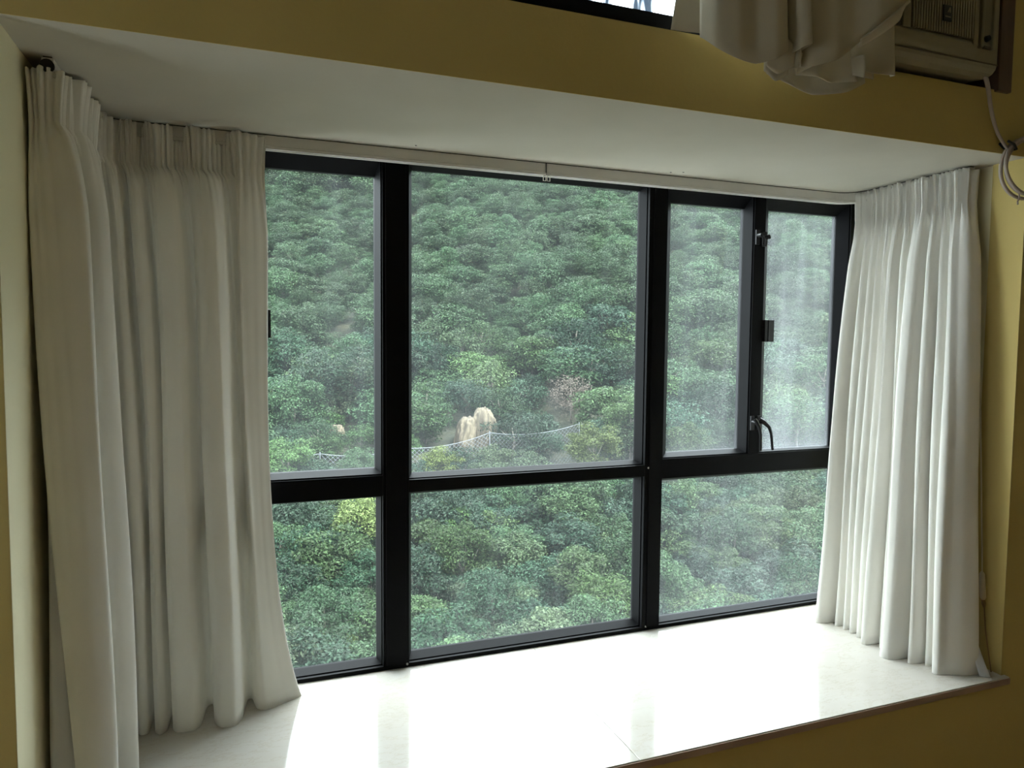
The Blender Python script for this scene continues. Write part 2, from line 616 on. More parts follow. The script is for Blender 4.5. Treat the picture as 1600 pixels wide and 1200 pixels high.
handle(2.081, 0.690, 1, sR2)
handle(2.052, 0.690, 0.35, sR1)
handle(2.081, 1.330, 1, sR2, True)
handle(2.052, 1.335, -0.4, sR1, True)
handle(0.416, 0.690, 0.2, sL2, True)
handle(0.380, 0.690, -1, sL1, True)
for x0, x1, par in ((2.088, 2.127, sR2), (0.430, 0.452, sL2)):
    wpart('latch_block', MB().box(x0, x1, D - 0.012, D + 0.012, 0.974, 1.050).box(x0 + .012, x0 + .016, D - .015, D - .01, .974, 1.05), 'black_dull', par, bevel=0.001)
for x, z in ((1.638, 0.553), (1.640, 0.014), (0.826, 0.010)):
    wpart('screw_head', MB().tube([(x, D - .0015, z), (x, D + .002, z)], 0.0035, 8), 'track', bevel=0.0)

# ================================================================== UPPER WINDOW
up_ = tag(empty('window_2', (1.0, 0.03, UPZ0)), 'black framed window above the bay showing white sky', kind='structure')
for nm, b in (('bottom_rail', (UPX0, 1.66, UPZ0, 1.706)), ('top_rail', (UPX0, 1.66, 2.05, UPZ1)), ('jamb', (UPX0, UPX0 + .04, 1.706, 2.05)),
              ('jamb', (1.61, 1.66, 1.706, 2.05)), ('mullion', (0.62, 0.68, 1.706, 2.05))):
    child(MB().box(b[0], b[1], 0.012, 0.07, b[2], b[3]).build(nm, 'black', bevel=0.002), up_)
for x0, x1 in ((UPX0 + .04, .62), (.68, 1.61)):
    o = child(MB().box(x0, x1, .045, .05, 1.702, 2.054).build('pane', 'glass_up'), up_)
    o.color = (0.05, 0, 0, 1)
    child(ring((x0, x1, 1.706, 2.05), (x0 + .012, x1 - .012, 1.716, 2.04), .026, .04, .003, .004).build('glazing_bead', 'black'), up_)

# added window in the left wall, out of view, sized to brighten the room
w3 = tag(empty('added_window', (XL, -0.60, LW[2])), 'unseen window added in the left wall to brighten the room', kind='structure')
for nm, b in (('bottom_rail', (LW[0], LW[1], LW[2], LW[2] + .04)), ('top_rail', (LW[0], LW[1], LW[3] - .04, LW[3])), ('jamb', (LW[0], LW[0] + .04, LW[2] + .04, LW[3] - .04)),
              ('jamb', (LW[1] - .04, LW[1], LW[2] + .04, LW[3] - .04)), ('mullion', (-0.62, -0.58, LW[2] + .04, LW[3] - .04))):
    child(MB().box(XL - .08, XL - .03, b[0], b[1], b[2], b[3]).build(nm, 'black', bevel=0.002), w3)
for y0, y1 in ((LW[0] + .04, -0.62), (-0.58, LW[1] - .04)):
    o = child(MB().box(XL - .06, XL - .055, y0, y1, LW[2] + .04, LW[3] - .04).build('pane', 'glass'), w3)
    o.color = (0.03, 0, 0, 1)

# ================================================================== CURTAIN TRACK
RY, RXL, RXR = 0.592, 0.040, 2.424


def rail_path(ins=0.0):
    """plan of the track: along the left wall, round the corner, along the window, round again, along the right wall"""
    R_ = 0.085
    P = [(RXL, 0.185), (RXL, 0.35), (RXL, RY - R_)]
    for k in range(1, 9):
        a = PI - k * PI / 2 / 8
        P.append((RXL + R_ + R_ * math.cos(a), RY - R_ + R_ * math.sin(a)))
    P += [(0.6, RY), (1.234, RY), (1.9, RY)]
    for k in range(0, 9):
        a = PI / 2 - k * PI / 2 / 8
        P.append((RXR - R_ + R_ * math.cos(a), RY - R_ + R_ * math.sin(a)))
    P += [(RXR, 0.35), (RXR - .006, 0.135)]
    return P


def sweep(path, prof, closed=True):
    """profile (offset to the right of the path, z) swept along a plan path"""
    rows = []
    n = len(path)
    for i, (x, y) in enumerate(path):
        a, b = path[max(i - 1, 0)], path[min(i + 1, n - 1)]
        dx, dy = b[0] - a[0], b[1] - a[1]
        l = math.hypot(dx, dy)
        nx, ny = dy / l, -dx / l
        rows.append([(x + nx * o, y + ny * o, z) for o, z in prof])
    mb = MB()
    m = len(prof)
    v = [p for r in rows for p in r]
    f = []
    for i in range(n - 1):
        for k in range(m):
            k2 = (k + 1) % m
            f.append((i * m + k, i * m + k2, (i + 1) * m + k2, (i + 1) * m + k))
    f.append(tuple(range(m)))
    f.append(tuple((n - 1) * m + k for k in range(m - 1, -1, -1)))
    return mb.add(v, f)


track = tag(empty('curtain_track', (1.234, RY, 1.46)), 'white curtain track bent round three sides under the bay ceiling', 'curtain track')
zt = H - 0.0025
prof = [(.010, zt), (.010, zt - .026), (.013, zt - .028), (.013, zt - .035), (.004, zt - .035), (.004, zt - .022), (-.004, zt - .022), (-.004, zt - .035), (-.013, zt - .035), (-.013, zt - .028), (-.010, zt - .026), (-.010, zt)]
child(sweep(rail_path(), prof).build('rail', 'track'), track)
child(sweep(rail_path(), [(.0075, H), (.0075, zt), (-.0075, zt), (-.0075, H)]).build('shadow_gap_strip', 'shadow_rubber'), track)  # black strip painted in for the shadow gap between track and ceiling
child(MB().box(1.2315, 1.2325, RY - .0135, RY + .01, zt - .0352, zt).build('rail_joint', 'shadow_rubber'), track)
for x in (1.229, 1.242):
    mb = MB()
    loop = [(x - .0042, RY - .008, 1.4625), (x + .0042, RY - .008, 1.4625), (x + .0042, RY - .008, 1.447), (x - .0042, RY - .008, 1.447), (x - .0042, RY - .008, 1.4625)]
    mb.tube(loop, 0.0013, 6)
    child(mb.build('glider', 'cord'), track)
child(MB().tube([(RXL, .179, 1.482), (RXL, .186, 1.482)], 0.012, 16).build('end_cap', 'shadow_rubber'), track)
for x, y in ((1.676, .53), (.829, .54), (1.640, 0.545)):
    o = MB().tube([(x, y, H - .0012), (x, y, H + .001)], 0.0028, 8).build('ceiling_screw', 'screw')
    tag(o, {1.676: 'tiny dark screw hole in the bay ceiling above the narrow right casement', .829: 'tiny dark speck in the bay ceiling above the left black mullion',
            1.640: 'tiny dark screw hole in the bay ceiling above the right mullion'}[x], 'screw')


# ================================================================== CURTAINS
def arc_points(path, ss):
    P = np.array(path, float)
    d = np.r_[0, np.cumsum(np.hypot(*np.diff(P, axis=0).T))]
    out = []
    for s in ss:
        x = np.interp(s, d, P[:, 0])
        y = np.interp(s, d, P[:, 1])
        e = 1e-3
        dx = np.interp(s + e, d, P[:, 0]) - np.interp(s - e, d, P[:, 0])
        dy = np.interp(s + e, d, P[:, 1]) - np.interp(s - e, d, P[:, 1])
        l = math.hypot(dx, dy) or 1
        out.append((x, y, dy / l, -dx / l))
    return out


def drape(path, keys, zh, ztop=1.491, m=7, rows=46, amp_top=0.015, offset=0.0, openp=0.45, seed=1, end_drop=0.0, swing=None):
    """cloth hung from `path` whose folds run down to the plan positions `keys` on the hem"""
    rng = np.random.default_rng(seed)
    P = np.array(path, float)
    total = np.hypot(*np.diff(P, axis=0).T).sum()
    n = len(keys)
    K = np.array([k[:2] for k in keys], float)
    pad = np.vstack([K[:1]] * 4 + [K] + [K[-1:]] * 4)
    wgt = np.array([1, 2, 3, 4, 4, 4, 3, 2, 1.0])
    sm = np.stack([(pad[i:i + 9] * wgt[:, None]).sum(0) / wgt.sum() for i in range(n)])
    # the gathers sit along the track where the cloth hangs below it
    w = np.hypot(*np.diff(sm, axis=0).T) + 0.35 * total / n
    s = np.r_[0, np.cumsum(w)] / w.sum() * total
    ap = arc_points(path, s)
    mean = np.array([(x, y) for x, y, _, _ in ap])
    off = K - sm
    ol = np.linalg.norm(off, axis=1)[:, None] + 1e-6
    top = mean + off / ol * np.minimum(ol * 0.42, amp_top * 1.25)
    ex = catmull([[(k[2] if len(k) > 2 else openp)] * 2 for k in keys], m)[:, 0]
    H_ = catmull([k[:2] for k in keys], m, 0.32)
    T_ = catmull(top, m, 0.35)
    M_ = catmull(mean, m)
    nn = len(H_)
    # normals for the small finger pleats and the lining offset
    tang = np.gradient(H_, axis=0)
    nl = np.stack([tang[:, 1], -tang[:, 0]], 1)
    nl /= np.linalg.norm(nl, axis=1)[:, None] + 1e-9
    tangm = np.gradient(M_, axis=0)
    nm = np.stack([tangm[:, 1], -tangm[:, 0]], 1)
    nm /= np.linalg.norm(nm, axis=1)[:, None] + 1e-9
    ph = np.arange(nn) / m
    finger = np.sin(ph * 2 * PI * 1.5 + 0.7) * 0.008 + np.sin(ph * 2 * PI * 0.73 + 2.1) * 0.004
    wob = rng.uniform(0, 6.28, 6)
    ts = np.r_[np.linspace(0, 0.085, 10), 0.085 + (1 - 0.085) * np.linspace(0, 1, rows)[1:]]
    zhem = zh + 0.0015 * np.sin(ph * 1.3 + wob[0])
    ztopv = ztop + 0.003 * np.sin(ph * 2.0 + wob[1]) - end_drop * np.clip((ph - (ph[-1] - 9)) / 4, 0, 1)
    G = []
    for t in ts:
        if t < 0.07:
            k = 1.0 - 0.5 * math.sin(t / 0.07 * PI / 2)
        else:
            k = 0.5 + 0.9 * min(1, (t - 0.07) / 0.10)
        base = M_ + (T_ - M_) * k
        fing = finger * (1.0 if t < 0.06 else max(0.15, 1 - (t - 0.06) / 0.06)) if t < 0.2 else finger * 0.10
        base = base + nm * (fing * (1 if t < .2 else 1))[:, None]
        e = (np.zeros(nn) if t < 0.07 else ((t - 0.07) / 0.93) ** ex)[:, None]
        xy = base * (1 - e) + H_ * e
        # slight sideways wandering of each fold
        xy = xy + nl * (0.006 * np.sin(ph * 0.9 + t * 5 + wob[2]) * math.sin(t * PI))[:, None]
        if swing is not None:
            xy = xy + np.array(swing(t))[None, :]
        xy = xy + nl * offset
        z = ztopv * (1 - t) + zhem * t
        G.append([(xy[i, 0], xy[i, 1], z[i]) for i in range(nn)])
    return G


def curtain(name, path, keys, label, seed, zh=-0.0015, lining_keys=None, lining_path=None, **k):
    root = tag(empty(name, (keys[len(keys) // 2][0], keys[len(keys) // 2][1], 0)), label, 'curtain')
    G = drape(path, keys, zh, seed=seed, **k)
    child(MB().grid(G).build('fabric', 'cloth', smooth=True, solid=0.0015), root)
    # stitched heading tape: a narrow band on the outside of the gathers
    if lining_keys is not None:
        G2 = drape(lining_path, lining_keys, zh + 0.004, ztop=1.40, seed=seed + 1, amp_top=0.006, **{q: v for q, v in k.items() if q not in ('amp_top', 'end_drop')})
        child(tag(MB().grid(G2).build('lining', 'lining', smooth=True, solid=0.001), 'grey white lining'), root)
    return root


full = rail_path()
# left curtain: from the window end, round the corner, to the free edge at the room
INS = 0.024      # the heading hangs in front of the track
left_path = [(0.436, 0.578), (0.405, RY - INS), (0.3, RY - INS), (0.15, RY - INS), (0.105, 0.552), (0.076, 0.525), (0.064, 0.48), (0.062, 0.35), (0.058, 0.215), (0.045, 0.188), (0.010, 0.184)]
left_keys = [(.505, .600, 6), (.516, .565, 6), (.475, .542, 5), (.425, .518, 2), (.402, .535), (.392, .592), (.378, .588), (.366, .50), (.348, .462), (.316, .466), (.300, .50), (.294, .595), (.278, .585),
             (.268, .50), (.252, .474), (.215, .478), (.204, .50), (.204, .575), (.195, .57), (.190, .50), (.176, .482), (.164, .50), (.163, .57), (.153, .565), (.148, .50), (.132, .494), (.112, .53),
             (.06, .58), (.03, .55), (.045, .50), (.105, .47), (.118, .44), (.09, .425), (.03, .42), (.03, .39), (.10, .37), (.143, .33), (.148, .295), (.12, .275), (.04, .29), (.025, .25), (.06, .225),
             (.118, .215), (.125, .18), (.100, .155, .8), (.080, .146, 1.3), (.066, .150, 1.6)]
lin_path = [(.012, 0.30), (.012, 0.24), (.030, .215)]
lin_keys = [(.010, .25, .5), (.009, .21, .5), (.010, .175, .5), (.020, .160, .5), (.040, .163, .5), (.062, .168, .5), (.085, .180, .5)]
curtain('window_curtain', left_path, left_keys, 'ivory pleated curtain drawn to the left side of the bay window', 3,
        lining_keys=lin_keys, lining_path=lin_path, openp=0.36, end_drop=0.016, amp_top=0.028)

right_path = [(2.425, .566), (2.412, .55), (2.405, .50), (2.400, .35), (2.395, .16), (2.400, .135), (2.428, .130)]
right_keys = [(2.345, .556), (2.29, .545)]
for xc, yc, xv, hw in ((2.240, .500, 2.335, .016), (2.280, .452, 2.335, .009), (2.284, .420, 2.335, .008), (2.280, .388, 2.335, .009), (2.272, .350, 2.345, .010), (2.246, .306, 2.355, .013),
                       (2.275, .262, 2.360, .009), (2.224, .205, 2.365, .022), (2.268, .150, 2.365, .010), (2.300, .117, 2.372, .008), (2.278, .072, 2.380, .016)):
    right_keys += [(xc + .018, yc + hw), (xc, yc + hw * .4), (xc + .004, yc - hw * .5), (xc + .03, yc - hw), (xv, yc - hw - .006), (xv, yc - hw - .012)]
right_keys = right_keys[:-2] + [(2.345, .036), (2.40, .028), (2.425, .05)]
rl_path = [(2.432, .25), (2.434, .19), (2.430, .160)]
rl_keys = [(2.44, .12, 5), (2.435, .07, 5), (2.425, .02, 5), (2.410, -.004, 5), (2.385, .012, 5)]
curtain('window_curtain', right_path, right_keys, 'white pleated curtain gathered along the right side of the bay window', 11,
        lining_keys=rl_keys, lining_path=rl_path, openp=0.75, m=4)

# draw cord with its weight beside the right curtain
cd = tag(empty('curtain_pull', (2.452, .06, .2)), 'thin curtain draw cord with a white weight beside the right curtain', 'cord')
pts = [(2.447, .150, 1.46), (2.449, .13, 1.2), (2.449, .10, .85), (2.449, .078, .5), (2.450, .066, .29)]
child(MB().tube(pts, 0.0022, 6).build('cord_line', 'cord'), cd)
child(MB().tube([(2.449, .066, .292), (2.449, .065, .285), (2.448, .062, .25), (2.448, .058, .215), (2.448, .057, .208)], [.003, .0075, .0085, .0085, .004], 10).build('cord_weight', 'cord', smooth=True), cd)
child(MB().tube([(2.448, .057, .208), (2.448, .055, .196), (2.448, .053, .186)], [.005, .006, .003], 8).build('bead', 'cord_brown', smooth=True), cd)
child(MB().tube([(2.448, .053, .188), (2.447, .045, .12), (2.447, .025, .02), (2.445, .02, .0025)], 0.002, 6).build('cord_tail', 'cord_brown'), cd)

# ================================================================== AIR CONDITIONER and its opening
ACX0, ACX1 = 1.70, 2.238
frame_ = tag(empty('opening_frame', (2.337, 0, UPZ0)), 'dark brown wooden frame board right of the air conditioner', 'frame')
child(MB().box(UPX1, UPX1 + 0.052, -0.012, TH, UPZ0 - .006, UPZ1 + .02).build('frame_board', 'brown_wood', bevel=0.002), frame_)
child(MB().box(1.662, 1.69, 0.0, TH, UPZ0, UPZ1).build('frame_board', 'brown_wood', bevel=0.002), frame_)
child(MB().box(1.69, UPX1, TH - .012, TH, UPZ0, UPZ1).build('recess_shade_board', 'shadow_rubber'), frame_)  # black sheet standing in for the shade inside the opening

ac = tag(empty('air_conditioner', (1.97, 0, 1.69)), 'cream window air conditioner with ribbed grille beside the knotted curtain', 'air conditioner')
z0, z1 = 1.676, 2.045
# body with a rounded underside at the front
prof = [(0.085, z0 + .012), (0.0, z0 + .004), (-0.030, z0), (-0.048, z0 + .006), (-0.057, z0 + .016), (-0.060, z0 + .026), (-0.060, z1), (0.085, z1)]
mb = MB()
n = len(prof)
v = [(ACX0, y, z) for y, z in prof] + [(ACX1, y, z) for y, z in prof]
mb.add(v, [tuple(range(n)), tuple(range(2 * n - 1, n - 1, -1))] + [(i, (i + 1) % n, n + (i + 1) % n, n + i) for i in range(n)])
child(mb.build('body', 'ac', bevel=0.004), ac)
child(MB().box(ACX0 + .002, ACX1 - .002, -.0622, -.058, z0 + .024, z0 + .0265).build('seam', 'ac_dark'), ac)
# curved lower lip of the grille panel
P = []
for i in range(13):
    x = 1.72 + (2.150 - 1.72) * i / 12
    b = 0.010 * (1 - ((i - 6) / 6) ** 2)
    P.append([(x, -.060, 1.705), (x, -.066 - b * .3, 1.712), (x, -.069 - b * .5, 1.735), (x, -.066, 1.746 + b * .2), (x, -.058, 1.748)])
child(MB().grid(P).build('lower_panel', 'ac', smooth=True), ac)
gr = child(MB().box(1.90 - .18, 2.132, -.064, -.059, 1.746, 2.02).build('grille', 'ac_dark'), ac)
slat_me = None
k = 0
x = 1.924
while x < 2.128:
    if slat_me is None:
        o = MB().box(-.0028, .0028, -.0725, -.064, 1.748, 2.018).build('grille_slat', 'ac', bevel=0.0008, seg=1)
        slat_me = o.data
    else:
        o = bpy.data.objects.new('grille_slat', slat_me)
        COL.objects.link(o)
    o.parent = gr
    o.location = (x, 0, 0)
    o.matrix_parent_inverse = Matrix.Translation(ac.location) @ Matrix.Translation(-Vector(ac.location))
    x += 0.0088
child(MB().box(1.893, 1.918, -.070, -.058, 1.744, 2.02).build('grille_border', 'ac', bevel=.002), ac)
child(MB().box(2.132, 2.148, -.072, -.058, 1.735, 2.02).build('grille_border', 'ac', bevel=.002), ac)
child(MB().box(2.1495, 2.1620, -.0615, -.0585, 1.735, 2.02).build('control_groove', 'ac_dark'), ac)
child(MB().box(2.1625, 2.172, -.070, -.058, 1.735, 2.02).build('control_rim', 'ac', bevel=.002), ac)
cp = child(MB().box(2.173, 2.204, -.064, -.0585, 1.742, 2.02).build('control_panel', 'ac', bevel=.001), ac)
child(MB().box(2.204, 2.214, -.070, -.058, 1.735, 2.02).build('control_rim', 'ac', bevel=.002), ac)
child(MB().box(2.176, 2.200, -.068, -.0605, 1.735, 1.741).build('control_lip', 'ac_dark', bevel=.001), ac)
child(MB().tube([(2.187, -.062, 1.760), (2.187, -.072, 1.760)], [.009, .007], 14).build('control_knob', 'ac_black'), ac)
bd = child(MB().box(2.018, 2.047, -.0765, -.0725, 1.776, 1.815).build('badge', 'ac_black', bevel=.001), ac)
# the light slanted mark on the badge with a line under it
mk = MB()
mk.add([(2.030, -.0768, 1.797), (2.037, -.0768, 1.810), (2.041, -.0768, 1.810), (2.041, -.0768, 1.797), (2.037, -.0768, 1.797), (2.037, -.0768, 1.803), (2.034, -.0768, 1.797)], [(0, 1, 2, 5, 6), (2, 3, 4, 5)])
mk.box(2.023, 2.042, -.0770, -.0764, 1.785, 1.788)
child(mk.build('badge_mark', 'ac'), ac)

# power cable down to a coil hanging on the wall edge
cb = tag(empty('power_cable', (2.43, -.02, 1.45)), 'coiled grey power cable hanging on the wall under the air conditioner', 'cable')
pts = catmull([(2.215, -.03, 1.690), (2.232, -.034, 1.676), (2.262, -.022, 1.645), (2.285, -.014, 1.605), (2.312, -.012, 1.555), (2.340, -.014, 1.522), (2.352, -.018, 1.508)], 5)
child(MB().tube(pts, [.0062 - .0025 * i / len(pts) for i in range(len(pts))], 8).build('lead', 'cable', smooth=True), cb)
for j, (r, yy, dx, dz) in enumerate(((.094, -.010, 0, 0), (.087, -.019, .004, .003), (.091, -.026, -.003, .004))):
    loop = [(2.432 + dx + r * math.cos(2 * PI * q / 40), yy + .003 * math.sin(4 * PI * q / 40 + j), 1.462 + dz + r * 0.86 * math.sin(2 * PI * q / 40)) for q in range(41)]
    child(MB().tube(loop, .0052, 8, caps=False).build('coil_turn', 'cable', smooth=True), cb)
child(MB().tube([(2.333, -.030, 1.525), (2.350, -.036, 1.516), (2.368, -.030, 1.507), (2.372, -.008, 1.507), (2.355, -.003, 1.516), (2.335, -.006, 1.524)], .0035, 6).build('tie', 'shadow_rubber'), cb)
child(MB().tube([(2.395, -.024, 1.389), (2.390, -.03, 1.378), (2.383, -.03, 1.366), (2.390, -.026, 1.360)], .0022, 6).build('twist_tie', 'cable'), cb)

# ================================================================== KNOTTED UPPER CURTAIN
uc = tag(empty('gathered_curtain', (1.53, -.12, 1.55)), 'beige curtain bunched up and hanging over the upper window', 'curtain')


def fold_piece(name, top, hem, bulge=0.02, seed=0, rows=18, m=6, inward=0.0, wr=0.004):
    """cloth between a top line and a hem line (3-D), bellied towards the room"""
    rng = np.random.default_rng(seed)
    T_, B_ = catmull(top, m, 0.3), catmull(hem, m, 0.3)
    n = len(T_)
    ph = rng.uniform(0, 6, 4)
    G = []
    for i in range(rows):
        t = i / (rows - 1)
        row = []
        for j in range(n):
            u = j / (n - 1)
            p = T_[j] * (1 - t) + B_[j] * t
            bell = math.sin(PI * u) ** 0.6 * bulge * math.sin(min(1, t * 1.15) * PI * 0.62)
            p = p + np.array([0, -bell + wr * math.sin(9 * u + ph[0] + 3 * t) + inward * t ** 6, 0])
            row.append(tuple(p))
        G.append(row)
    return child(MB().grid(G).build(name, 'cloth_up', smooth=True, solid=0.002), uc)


ZT = 2.10
fold_piece('back_panel', [(1.33, -.030, ZT), (1.40, -.035, ZT), (1.46, -.03, ZT)], [(1.272, -.014, 1.662), (1.34, -.024, 1.658), (1.43, -.03, 1.655)], .006, 1, wr=.002)
# left lobe
fold_piece('cloth_fold', [(1.30, -.07, ZT), (1.32, -.11, ZT), (1.36, -.125, ZT), (1.40, -.115, ZT), (1.44, -.13, ZT), (1.475, -.10, ZT), (1.485, -.06, ZT)],
           [(1.284, -.105, 1.612), (1.292, -.145, 1.577), (1.335, -.160, 1.556), (1.385, -.155, 1.553), (1.428, -.165, 1.566), (1.470, -.150, 1.594), (1.483, -.11, 1.590)], .012, 2, wr=.003)
# narrow middle pleat, folded double
fold_piece('cloth_fold', [(1.474, -.09, ZT), (1.482, -.145, ZT), (1.500, -.150, ZT), (1.506, -.10, ZT)],
           [(1.486, -.120, 1.590), (1.490, -.172, 1.596), (1.512, -.178, 1.606), (1.518, -.125, 1.604)], .006, 3, wr=.001)
fold_piece('cloth_fold', [(1.500, -.11, ZT), (1.506, -.135, ZT), (1.520, -.135, ZT)], [(1.498, -.14, 1.600), (1.505, -.155, 1.566), (1.520, -.140, 1.575)], .004, 13, wr=.001)
# right lobe with its slanting hem
fold_piece('cloth_fold', [(1.512, -.07, ZT), (1.525, -.12, ZT), (1.58, -.13, ZT), (1.64, -.115, ZT), (1.70, -.135, ZT), (1.76, -.11, ZT), (1.80, -.07, ZT)],
           [(1.512, -.115, 1.578), (1.530, -.155, 1.568), (1.585, -.168, 1.584), (1.640, -.160, 1.622), (1.700, -.175, 1.672), (1.760, -.168, 1.714), (1.818, -.150, 1.754)], .010, 4, wr=.003)
# turned-up hem band along the slant
fold_piece('hem_fold', [(1.655, -.172, 1.640), (1.700, -.184, 1.676), (1.760, -.178, 1.722), (1.812, -.158, 1.757)],
           [(1.665, -.160, 1.628), (1.715, -.170, 1.660), (1.772, -.165, 1.700), (1.800, -.150, 1.735)], .002, 14, rows=5, wr=.001)
# box fold at the right
fold_piece('cloth_fold', [(1.66, -.06, ZT), (1.68, -.09, ZT), (1.74, -.09, ZT), (1.80, -.10, ZT), (1.815, -.07, ZT)],
           [(1.664, -.085, 1.600), (1.684, -.130, 1.590), (1.735, -.125, 1.592), (1.790, -.140, 1.590), (1.806, -.115, 1.597)], .006, 5, wr=.002)
# inner folds of the gathered hem
fold_piece('hem_fold', [(1.425, -.155, 1.600), (1.465, -.160, 1.618), (1.500, -.150, 1.61)], [(1.428, -.140, 1.564), (1.466, -.130, 1.553), (1.500, -.145, 1.570)], .004, 6, rows=8, wr=.001)
fold_piece('hem_fold', [(1.43, -.135, 1.59), (1.47, -.130, 1.59), (1.50, -.125, 1.59)], [(1.440, -.120, 1.560), (1.478, -.112, 1.546), (1.505, -.120, 1.562)], .003, 11, rows=6, wr=.001)
fold_piece('hem_fold', [(1.515, -.145, 1.60), (1.560, -.15, 1.61), (1.61, -.15, 1.64), (1.66, -.14, 1.66)], [(1.515, -.135, 1.556), (1.540, -.125, 1.572), (1.60, -.130, 1.604), (1.655, -.13, 1.640)], .004, 9, rows=8, wr=.001)
fold_piece('hem_fold', [(1.52, -.11, 1.64), (1.57, -.125, 1.64), (1.62, -.115, 1.65), (1.68, -.12, 1.66)], [(1.535, -.11, 1.568), (1.570, -.128, 1.562), (1.625, -.115, 1.560), (1.690, -.135, 1.566)], .006, 7, rows=8, wr=.002)
fold_piece('hem_fold', [(1.675, -.12, 1.62), (1.69, -.15, 1.62), (1.715, -.13, 1.62), (1.74, -.13, 1.62)], [(1.674, -.115, 1.586), (1.688, -.150, 1.568), (1.712, -.120, 1.582), (1.745, -.125, 1.580)], .004, 10, rows=7, wr=.001)
fold_piece('hem_fold', [(1.48, -.07, 1.64), (1.54, -.085, 1.64), (1.61, -.075, 1.64), (1.69, -.085, 1.64), (1.76, -.075, 1.65)],
           [(1.480, -.080, 1.572), (1.535, -.092, 1.552), (1.605, -.085, 1.540), (1.690, -.098, 1.552), (1.765, -.085, 1.588)], .004, 8, rows=8, wr=.002)
tag(MB().box(0.0, W, -.10, -.085, ZT, ZT + .025).build('curtain_rail', 'track'), 'white curtain rail above the upper window', 'curtain rail')

# ================================================================== OUTDOORS
AZ = math.radians(21)
CA, SA = math.cos(AZ), math.sin(AZ)
PD = [0, 12, 30, 45, 60, 70, 80, 95, 120, 160, 210, 270, 320, 380, 520]
PH = [-26, -25, -21, -17.5, -14.5, -11.5, -8.5, -3.0, 8, 27, 51, 82, 98, 98, 60]


def ground_h(x, y):
    d = x * SA + y * CA
    s = x * CA - y * SA
    h = np.interp(d, PD, PH)
    h = h + np.sin(s * 0.045 + 0.6) * np.clip((d - 60) / 40, 0, 3) * 1.2 + np.sin(s * 0.13 + d * 0.05) * 0.7 + np.sin(s * 0.31 - d * .21) * 0.35
    return h


def from_ds(d, s):
    return d * SA + s * CA, d * CA - s * SA


nd, nsd = 110, 110
dd = np.linspace(8, 520, nd) ** 1.0
dd = 8 + (520 - 8) * np.linspace(0, 1, nd) ** 1.6
ss = np.linspace(-1, 1, nsd)
v, f = [], []
for i in range(nd):
    wd = 60 + dd[i] * 1.15
    for j in range(nsd):
        x, y = from_ds(dd[i], ss[j] * wd)
        v.append((x, y, float(ground_h(x, y))))
for i in range(nd - 1):
    for j in range(nsd - 1):
        a = i * nsd + j
        f.append((a, a + 1, a + nsd + 1, a + nsd))
tag(MB().add(v, f).build('hillside', 'ground', smooth=True), 'steep overgrown hillside behind the trees', kind='structure')


def crown_mesh(name, seed, clumps, per, leaf, squash=0.8, droop=0.2, spread=0.72):
    """unit crown: leaf clumps over a lobed dome, every leaf a small folded blade"""
    rng = np.random.default_rng(seed)
    dirs = rng.normal(size=(clumps, 3))
    dirs[:, 2] = dirs[:, 2] * 0.85 + 0.25
    dirs /= np.linalg.norm(dirs, axis=1)[:, None]
    rad = rng.uniform(0.35, spread, clumps) ** 0.8
    c = dirs * rad[:, None]
    cr_ = rng.uniform(0.20, 0.36, clumps)
    n = clumps * per
    idx = np.repeat(np.arange(clumps), per)
    o = rng.normal(size=(n, 3))
    o[:, 2] += 0.55
    o /= np.linalg.norm(o, axis=1)[:, None]
    r = cr_[idx] * rng.uniform(0.55, 1.08, n)
    p = c[idx] + o * r[:, None] * np.array([1.12, 1.12, 0.72])
    nrm = o * 0.8 + rng.normal(size=(n, 3)) * 0.55 + np.array([0, 0, 0.55])
    nrm /= np.linalg.norm(nrm, axis=1)[:, None]
    ax = rng.normal(size=(n, 3))
    ax[:, 2] -= droop
    ax -= nrm * (ax * nrm).sum(1)[:, None]
    ax /= np.linalg.norm(ax, axis=1)[:, None]
    bx = np.cross(nrm, ax)
    ln = leaf * rng.uniform(0.7, 1.5, n)[:, None]
    wd = ln * rng.uniform(0.30, 0.5, n)[:, None]
    a = p - ax * ln * 0.5
    b = p + bx * wd * 0.5 + nrm * ln * 0.06
    d = p - bx * wd * 0.5 + nrm * ln * 0.06
    e = p + ax * ln * 0.5
    V = np.stack([a, b, e, d], 1).reshape(-1, 3)
    V[:, 2] *= squash
    me = bpy.data.meshes.new(name)
    me.vertices.add(len(V))
    me.vertices.foreach_set('co', V.ravel())
    me.loops.add(n * 4)
    me.loops.foreach_set('vertex_index', np.arange(n * 4))
    me.polygons.add(n)
    me.polygons.foreach_set('loop_start', np.arange(n) * 4)
    me.update()
    me.materials.append(MAT['leaf'])
    return me


CROWNS = [crown_mesh('leaf_crown', 21, 38, 155, 0.090, 0.85),
          crown_mesh('leaf_crown', 22, 60, 100, 0.075, 0.72, spread=0.85),
          crown_mesh('leaf_crown', 23, 40, 150, 0.080, 1.0, droop=0.7),
          crown_mesh('leaf_crown', 24, 70, 85, 0.070, 0.80, droop=0.5, spread=0.9)]
NEAR = [crown_mesh('leaf_crown', 31, 42, 240, 0.080, 0.85, spread=0.86),
        crown_mesh('leaf_crown', 32, 56, 190, 0.070, 0.95, droop=0.8, spread=0.95),
        crown_mesh('leaf_crown', 33, 36, 270, 0.088, 0.80, spread=0.84)]
SPARSE = crown_mesh('twiggy_crown', 41, 60, 75, 0.060, 0.95, spread=0.95)


